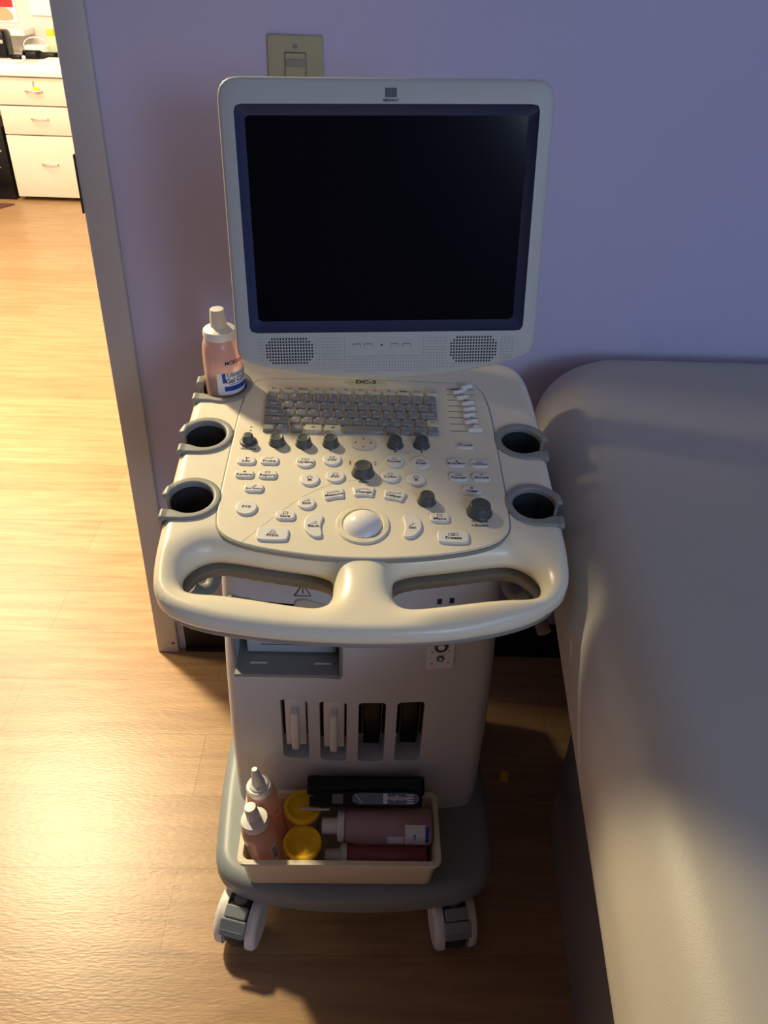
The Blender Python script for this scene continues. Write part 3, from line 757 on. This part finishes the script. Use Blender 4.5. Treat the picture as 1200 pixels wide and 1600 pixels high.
g = G(); loft(g, [rg(BZ, -.019, .004), rg(BZ, -.032, .012), rg(BZ, -.050, .05), rg(BZ, -.055, .07)], 0, XM, False, True)
obj('rear_cover', g, M['ivory'], mon)
g = G(); loft(g, [rg(IN, .0125), rg(IN, .0105, .0008), rg(AC, .0012)], 0, XM); obj('inner_bezel', g, M['navy'], mon)
g = G(); slab(g, [(-.151, .1095), (.153, .1095), (.152, -.1097), (-.151, -.1097)], -.004, .0008, 0, 1, 0, XM); obj('screen', g, M['screen'], mon)
# logo
g = G()
for x0, x1 in ((-.0022, .0003), (.0013, .0030), (.0045, .0062), (.0072, .0097)): slab(g, [(x0, .125), (x1, .125), (x1, .1337), (x0, .1337)], .0124, .0128, 0, 1, 0, XM)
slab(g, [(-.0022, .125), (.0097, .125), (.0097, .1337), (-.0022, .1337)], .0122, .01255, 0, 1, 1, XM)
text(g, 'MINDRAY', .0036, .0038, .1222, .0128, 0, XM, 0, .03, 1.0); obj('maker_logo', g, [M['darkgrey'], M['inkgrey']], mon)
# speaker grilles
Lx, Rx_, dxp, dyp = -.1142, .1033, .00405, .0036
for side, cx in ((0, Lx), (1, Rx_)):
    g = G()
    for i in range(-8, 9):
        for j in range(-4, 5):
            x, y = cx+i*dxp*.82, -.1405+j*dyp
            if (i/8.6)**4+(j/4.6)**4 < .9: disk(g, .00115, x, y, .0127, 0, XM, 8)
    obj('speaker_grille', g, M['black'], mon)
g = G()
for i in range(-46, 47):
    for j in range(0, 12):
        x = -.003+i*dxp*.82; y = -.1265-j*dyp*.98
        if abs(x-Lx) < .030 and j < 9 or abs(x-Rx_) < .030 and j < 9: continue
        if abs(x+.003) < .046 and j < 6: continue
        lim = -.1515-.0155*math.cos(x/.155*1.45)
        if y < lim or abs(x) > .152: continue
        disk(g, .00055, x, y, .0127, 0, XM, 6)
obj('dimple_pattern', g, M['inkgrey'], mon)
for x in (-.0350, -.0215, .0075+.002, .0225+.001):
    g = G(); slab(g, rrect(.0098, .0052, .0015, 3, x, -.1352), .0120, .0124, 0, 1, 1, XM); slab(g, rrect(.0092, .0046, .0013, 3, x, -.1354), .0120, .0134, .0006, 2, 0, XM); obj('monitor_button', g, [M['monp'], M['ink']], mon)
g = G(); disk(g, .0011, -.0058, -.1345, .0128, 0, XM, 10); obj('indicator_light', g, M['black'], mon)
g = G(); box(g, (0.01, 1.195, 1.01), (.11, .055, .24), .015); box(g, (.012, 1.09, 1.135), (.10, .25, .055), .012)
box(g, (.015, .985, 1.16), (.11, .05, .12), .01); obj('monitor_arm', g, M['ivory'], um)

# ================================================================== things on the machine
def rotcopy(prof): return prof
def bottle(label, cap, X, bm, rb=.0275, hb=.128, name='gel_bottle', extra=None, hc=None):
    """squeeze bottle: X maps its axis frame (z up the axis, base at 0) to the world"""
    p = X @ Vector((0, 0, 0)); t = thing(name, label, 'bottle', tuple(p))
    g = G(); lathe(g, [(rb*.4, .001), (rb*.85, 0), (rb, .003), (rb, hb*.55), (rb*.985, hb*.8), (rb*.93, hb*.9), (rb*.82, hb*.965), (rb*.66, hb)], 40, 0, X); obj('bottle_body', g, bm, t, sharp=60)
    g = G()
    if cap == 'nozzle': pr = [(rb*.80, hb-.004), (rb*.82, hb+.006), (rb*.74, hb+.009), (rb*.62, hb+.0095), (rb*.60, hb+.013), (rb*.42, hb+.016), (rb*.20, hb+.046), (rb*.17, hb+.049), (rb*.08, hb+.049)]
    elif cap == 'stub': pr = [(rb*.82, hb-.004), (rb*.84, hb+.003), (rb*.78, hb+.008), (rb*.52, hb+.0105), (rb*.41, hb+.012), (rb*.36, hb+.036), (rb*.33, hb+.0385), (rb*.15, hb+.039)]
    else: pr = [(rb*.86, hb-.002), (rb*.88, hb+.006), (rb*.80, hb+.009), (rb*.50, hb+.010), (rb*.46, hb+.012), (rb*.46, hb+.034), (rb*.42, hb+.0355), (rb*.2, hb+.0355)]
    lathe(g, pr, 36, 0, X); obj('cap', g, M['white'], t, sharp=35)
    if extra: extra(t, X, rb)
    return t
def wrap(g, X, rb, a0, a1, z0, z1, mi, n=14, d=.0004):
    r = rb+d; vs = []
    for k in range(n+1):
        a = a0+(a1-a0)*k/n; vs += [(r*math.cos(a), r*math.sin(a), z0), (r*math.cos(a), r*math.sin(a), z1)]
    g.add(vs, [(2*k, 2*k+2, 2*k+3, 2*k+1) for k in range(n)], mi, X)
def wtext(g, X, rb, s, size, a, z, mi, d=.0007, sx=1.0):
    vs, fs = text_geo(s, 0.012); r = rb+d
    g.add([(r*math.cos(a+x*sx*size/r), r*math.sin(a+x*sx*size/r), z+y*size) for x, y, _ in vs], fs, mi, X)

# large bottle in the back left holder
def deco(t, X, rb):
    g = G(); a = R(-52)
    wrap(g, X, rb, a-R(50), a+R(60), .070, .106, 0)
    wrap(g, X, rb, a-R(34), a-R(24), .090, .106, 1, 3, .0007); wrap(g, X, rb, a-R(30), a+R(50), .076, .084, 1, 12, .0007)
    wtext(g, X, rb, 'MCKESSON', .0085, a+R(18), .122, 2); wtext(g, X, rb, 'Ultrasound', .0095, a+R(20), .102, 3, .0008); wtext(g, X, rb, 'Gel CLEAR', .0105, a+R(20), .0925, 2, .0008)
    wrap(g, X, rb, a-R(14), a+R(34), .0862, .0872, 3, 10, .0007)
    obj('label', g, [M['label'], M['inkblue'], M['ink'], M['inkgrey']], t)
pb = XP @ Vector((-.2175, .292, -.0720))
bottle('pink ultrasound gel bottle standing in the console holder beside the monitor', 'stub', T(pb.x, pb.y, pb.z) @ RX(TILT*0.3) @ RY(R(-1)), M['gel'], .0300, .158, 'gel_bottle', deco)

# tray
tray = thing('storage_tray', 'cream open plastic tray on the grey lower deck holding bottles and jars', 'tray', (-.027, .79, .163))
def trr(x0, x1, y0, y1, r, z): return [(x, y, z) for x, y in ccw(rrect(x1-x0, y1-y0, r, 5, (x0+x1)/2, (y0+y1)/2))]
TB, TR = .1625, .2415
g = G(); loft(g, [trr(-.179, .127, .737, .850, .014, TB), trr(-.181, .129, .735, .852, .015, TB+.0035), trr(-.1865, .1345, .7275, .8585, .014, TR-.006), trr(-.1915, .1395, .7215, .8625, .015, TR-.0055), trr(-.192, .140, .721, .863, .015, TR-.002), trr(-.1905, .1385, .7225, .8615, .014, TR), trr(-.1835, .1315, .7305, .8555, .011, TR), trr(-.182, .130, .732, .854, .010, TR-.002), trr(-.176, .124, .740, .847, .010, TB+.0065), trr(-.171, .119, .745, .842, .008, TB+.004)], 0, None, True, True)
obj('tray_shell', g, M['ivory'], tray, sharp=50)
ZB = .1665
def deco2(t, X, rb):
    g = G(); a = R(-38); wrap(g, X, rb, a-R(14), a+R(14), .045, .080, 0, 6); wrap(g, X, rb, a-R(9), a+R(9), .050, .075, 1, 6, .0007)
    for k in range(5): wrap(g, X, rb, a-R(8)+R(3.4)*k, a-R(7)+R(3.4)*k, .056, .074, 0, 2, .0009)
    obj('label', g, [M['label'], M['bluedecal']], t)
def deco3(t, X, rb):
    g = G(); wtext(g, X, rb, 'Gel', .008, R(-35), .095, 0); wtext(g, X, rb, 'Clear', .006, R(-30), .078, 0); obj('label', g, M['red'], t)
bottle('pink gel bottle with a stubby capped tip, front left corner of the tray', 'stub', T(-.1455, .7680, ZB+.001) @ RY(R(-8.5)), M['gel'], .0275, .124, 'gel_bottle', deco2)
bottle('pink gel bottle with an open pointed nozzle, standing at the back left of the tray', 'nozzle', T(-.1440, .8185, ZB+.001) @ RY(R(-7)), M['gel'], .0265, .141, 'gel_bottle', deco3)
# yellow lidded jars
def jar(x, y, h, label):
    t = thing('jar', label, 'jar', (x, y, ZB)); X = T(x, y, ZB)
    g = G(); lathe(g, [(.02, .0005), (.0255, .001), (.0265, .005), (.0280, h-.014), (.024, h-.008)], 36, 0, X); obj('jar_body', g, M['jar'], t)
    g = G(); lathe(g, [(.0300, h-.012), (.0315, h-.010), (.0320, h-.003), (.0303, h), (.0265, h), (.0245, h-.002), (.0235, h-.006), (.0225, h-.0075), (.006, h-.0078), (.005, h-.0074)], 44, 0, X)
    obj('lid', g, M['yellow'], t, sharp=60)
jar(-.0885, .7655, .072, 'small jar with a yellow recessed lid, at the front of the tray'); jar(-.0915, .8215, .090, 'small jar with a yellow recessed lid, partly under the black stapler')
# two lying bottles
def deco4(t, X, rb):
    g = G(); a = R(-118)
    wrap(g, X, rb, a-R(45), a+R(30), .010, .046, 0); wrap(g, X, rb, a-R(40), a-R(8), .048, .075, 0); wrap(g, X, rb, a-R(30), a+R(25), .006, .012, 1, 10, .0006)
    wtext(g, X, rb, 'Gel', .007, a-R(10), .030, 1)
    obj('label', g, [M['label'], M['inkblue']], t)
LX = lambda x, y, z, roll: T(x, y, z) @ RY(R(-90)) @ RZ(roll)
bottle('dark red gel bottle lying low along the front of the tray', 'flat', LX(.1190, .7685, ZB+.0265, 0), M['redgel'], .0262, .136)
bottle('cloudy clear gel bottle lying on its side on top of the dark red bottle', 'flat', LX(.1265, .7975, ZB+.0680, R(60)), M['clearb'], .0292, .149, 'gel_bottle', deco4)

# stapler
st = thing('stapler', 'black desk stapler lying across the back of the tray', 'stapler', (.016, .852, .262))
XT = T(.0145, .8330, .2790) @ RX(R(38))
g = G(); box(g, (0, .010, -.004), (.200, .032, .018), .005, 0, XT); box(g, (0, -.016, -.002), (.190, .018, .010), .003, 0, XT)
obj('base', g, M['black'], st)
g = G(); slab(g, chaikin([(-.050, -.0240), (-.088, -.020), (-.090, .000), (-.050, .003), (0, .004), (.060, .007), (.088, .003), (.096, -.006), (.094, -.018), (.080, -.0235), (.03, -.0225)], 2), .004, .0125, .004, 3, 0, XT); obj('lever', g, M['black'], st)
g = G(); slab(g, chaikin([(-.022, -.0195), (.020, -.0185), (.080, -.0195), (.0895, -.014), (.0905, -.006), (.082, .000), (.020, -.001), (-.022, -.001)], 1), .0122, .0128, 0, 1, 0, XT)
box(g, (-.047, -.011, .0126), (.018, .015, .0006), 0, 1, XT); box(g, (.033, -.0098, .0131), (.007, .016, .0004), 0, 2, XT)
for k in range(4): box(g, (.0745, -.0165+.0042*k, .0131), (.012, .0022, .0004), 0, 2, XT)
text(g, 'Swingline', .0112, .055, -.0098, .0135, 2, XT, PI)
stroke(g, [(-.018, -.003), (-.006, -.017)], .001, .0131, 2, XT)
obj('decal', g, [M['bluedecal'], M['inkgrey'], M['label']], st)
g = G(); stroke(g, [(.060, .018), (.083, .018), (.083, .010)], .0012, .0045, 0, XT); box(g, (-.085, -.0285, -.002), (.050, .004, .004), .001, 0, XT); obj('guide', g, M['steel'], st)

# ================================================================== examination table
et = thing('examination_table', 'padded beige vinyl examination table along the right side of the room', 'examination table', (.62, .6, 0))
SH = .083
def pad_sdf(x, y, z):
    xs = x-SH*y; r2 = .16
    qx, qy = np.abs(xs-.545)-.345+r2, np.abs(y-.45)-.990+r2
    d2 = np.minimum(np.maximum(qx, qy), 0)+np.hypot(np.maximum(qx, 0), np.maximum(qy, 0))-r2
    zc = .728
    return extr(d2, np.abs(z-zc)-.113, .098)
g = nets(pad_sdf, (.10, -.58, .59), (1.06, 1.46, .87), .012); obj('cushion', g, M['vinyl'], et, sharp=80)
def sh(x, y, z): return (x+.056*y, y, z)
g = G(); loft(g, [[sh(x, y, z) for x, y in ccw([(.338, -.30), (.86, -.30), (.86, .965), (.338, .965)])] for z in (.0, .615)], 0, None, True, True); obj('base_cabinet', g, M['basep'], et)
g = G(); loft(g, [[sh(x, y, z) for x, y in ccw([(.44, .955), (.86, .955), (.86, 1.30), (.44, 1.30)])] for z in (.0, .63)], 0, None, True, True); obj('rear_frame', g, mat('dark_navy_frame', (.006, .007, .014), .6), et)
# yellow tag on the floor in the shadow
g = G(); slab(g, fillet([(-.010, -.012), (.006, -.016), (.011, .002), (.004, .013), (-.008, .008)], .004, 3), 0, .006, .0015, 2, 0, T(.3155, 1.075, .0)); tag(obj('cord_tag', g, M['yellow']), 'small yellow tag on the dark floor between the machine and the table', 'tag')

# ================================================================== hall beyond the door
YC = 5.52
cab = thing('drawer_cabinet', 'cream laminate cabinet with three drawers seen through the doorway', 'cabinet', (-2.02, YC+.25, 0))
g = G(); box(g, (-1.655, YC+.29, .379), (1.30, .52, .706), 0); obj('cabinet_body', g, M['lamin'], cab)
g = G(); box(g, (-1.655, YC+.10, .0130), (1.30, .02, .026), 0); obj('toe_kick', g, M['black'], cab)
for z0, z1, hx, nm in ((.026, .400, -2.06, 1), (.403, .568, -2.07, 1), (.571, .728, -2.075, 1)):
    for xa, xb, sh_ in ((-2.307, -1.66, 0), (-1.655, -1.01, .65)):
        if z0 > .5 and sh_ == 0: xa = -3.0
        g = G(); box(g, ((xa+xb)/2, YC+.010, (z0+z1)/2), (xb-xa, .02, z1-z0-.004), .002); d = obj('drawer', g, M['lamin'], cab)
        zc = z1-.095 if z0 > .02 and z0 < .5 else (z1-.17 if z0 < .1 else .650)
        zc = {.026: .235, .403: .500, .571: .655}[z0]
        g = G(); hx_ = hx+sh_; tube(g, [(hx_-.048, YC, zc), (hx_-.048, YC-.028, zc), (hx_+.048, YC-.028, zc), (hx_+.048, YC, zc)], .0045, 8, 0, None, 1); obj('handle', g, M['steel'], d)
g = G(); box(g, (-2.02, YC+.285, .767), (2.10, .62, .066), .006); tag(obj('countertop', g, M['counter']), 'white countertop over the drawer cabinet in the next room', 'countertop')
pc = thing('computer_tower', 'black computer tower on the floor left of the drawer cabinet', 'computer', (-2.48, YC+.22, 0))
g = G(); box(g, (-2.45, YC+.22, .22), (.23, .40, .44), .006); obj('case', g, M['black'], pc)
g = G(); box(g, (-2.37, YC+.018, .30), (.012, .004, .012), 0); box(g, (-2.40, YC+.018, .20), (.02, .004, .006), 0); obj('front_button', g, M['steel'], pc)
g = G(); slab(g, fillet([(-2.55, 4.95), (-2.30, 5.42), (-3.2, 5.42), (-3.2, 4.95)], .01, 2), 0, .008, .003); tag(obj('floor_mat', g, M['rug']), 'dark red-brown floor mat at the left edge before the cabinet', 'mat')
ky = thing('key_ring', 'keys with a yellow tag hanging from the top drawer lock', 'keys', (-2.06, YC-.004, .69))
g = G(); lathe(g, [(.009, 0), (.009, .010), (.005, .011)], 16, 0, T(-2.075, YC, .705) @ RX(PI/2)); tube(g, [(-2.075, YC-.012, .705), (-2.073, YC-.016, .69), (-2.069, YC-.016, .675)], .003, 6); obj('ring', g, M['steel'], ky)
g = G(); box(g, (-2.056, YC-.016, .664), (.030, .006, .026), .002); obj('tag', g, M['yellow'], ky)
ZC = .801
g = G(); box(g, (-2.325, 5.80, ZC+.075), (.10, .12, .15), .02); box(g, (-2.30, 5.739, ZC+.09), (.018, .002, .02), 0, 1); tag(obj('desk_device', g, [M['black'], M['steel']]), 'black boxy device at the left end of the countertop', 'device')
g = G(); slab(g, circle(.075, 24, -2.17, 5.96), ZC, ZC+.055, .01); tube(g, [(-2.17+.08*math.cos(a), 5.96, ZC+.05+.05*math.sin(a)) for a in [PI*k/8 for k in range(9)]], .003, 6, 0, None, 0)
tag(obj('basket', g, M['paper']), 'pale round basket with an arched handle at the back of the countertop', 'basket')
for x, y, sx, sy, sz, lab in ((-2.22, 5.75, .05, .07, .02, 'left'), (-2.14, 5.78, .06, .06, .045, 'middle'), (-2.05, 5.80, .09, .06, .035, 'right')):
    g = G(); rr_ = [(x+sx*math.cos(a)*(1+.25*math.sin(3*a)), y+sy*math.sin(a)*(1+.2*math.cos(2*a))*.6) for a in [2*PI*k/14 for k in range(14)]]
    slab(g, chaikin(rr_, 1), ZC, ZC+sz, sz*.4); tag(obj('office_gadget', g, M['black']), {'left': 'low black gadget nearest the black boxy device on the counter', 'middle': 'taller black gadget in the middle of the countertop clutter', 'right': 'wide black gadget beside the green holder on the counter'}[lab], 'gadget')
g = G(); sphere(g, (-2.165, 5.70, ZC+.012), .012, 12, 8); tag(obj('white_ball', g, M['paper']), 'tiny white round item in front of the black gadgets', 'ball')
gh = thing('card_holder', 'pale green upright holder with a yellow note on the countertop', 'holder', (-2.005, 5.88, ZC))
g = G(); box(g, (-2.005, 5.88, ZC+.06), (.09, .07, .12), .004); obj('holder_box', g, M['green'], gh)
g = G(); box(g, (-2.03, 5.87, ZC+.135), (.045, .03, .04), .002); obj('yellow_note', g, M['yellow'], gh)
g = G(); box(g, (-1.90, 5.66, ZC+.006), (.26, .20, .012), .001); tag(obj('paper_stack', g, M['paper']), 'stack of white paper on the countertop by the door edge', 'paper')
g = G(); slab(g, [(-2.62, 5.50), (-2.16, 5.50), (-2.12, 5.66), (-2.60, 5.68)], ZC, ZC+.003); tag(obj('paper_sheet', g, M['paper']), 'loose white sheet hanging over the front of the countertop', 'paper')
# wall pictures
pt = thing('poster', 'red picture with peach shapes on the far wall, top left corner', 'picture', (-2.50, 6.11, 1.14))
g = G(); box(g, (-2.53, 6.115, 1.225), (.44, .010, .52), .002); obj('backing', g, M['paper'], pt)
g = G(); box(g, (-2.53, 6.108, 1.260), (.41, .004, .42), 0); obj('red_field', g, M['red'], pt)
g = G(); FXW = Matrix(((1, 0, 0, 0), (0, 0, -1, 6.108), (0, 1, 0, 0), (0, 0, 0, 1)))
slab(g, chaikin([(-2.46, 1.00), (-2.42, 1.050), (-2.36, 1.045), (-2.325, .99), (-2.37, .975), (-2.43, .975)], 2), 0, .003, 0, 1, 0, FXW)
slab(g, chaikin([(-2.60, .98), (-2.58, 1.06), (-2.50, 1.05), (-2.47, 1.01), (-2.50, .975)], 2), 0, .003, 0, 1, 0, FXW); obj('printed_shapes', g, M['skin'], pt)
g = G(); box(g, (-2.44, 6.02, .925), (.44, .19, .035), .003); tag(obj('wall_shelf', g, M['paper']), 'short white wall shelf below the red picture', 'shelf')
g = G(); box(g, (-2.10, 6.112, 1.22), (.24, .014, .42), .003); tag(obj('white_board', g, M['paper']), 'blank white board on the far wall beside the red picture', 'board')
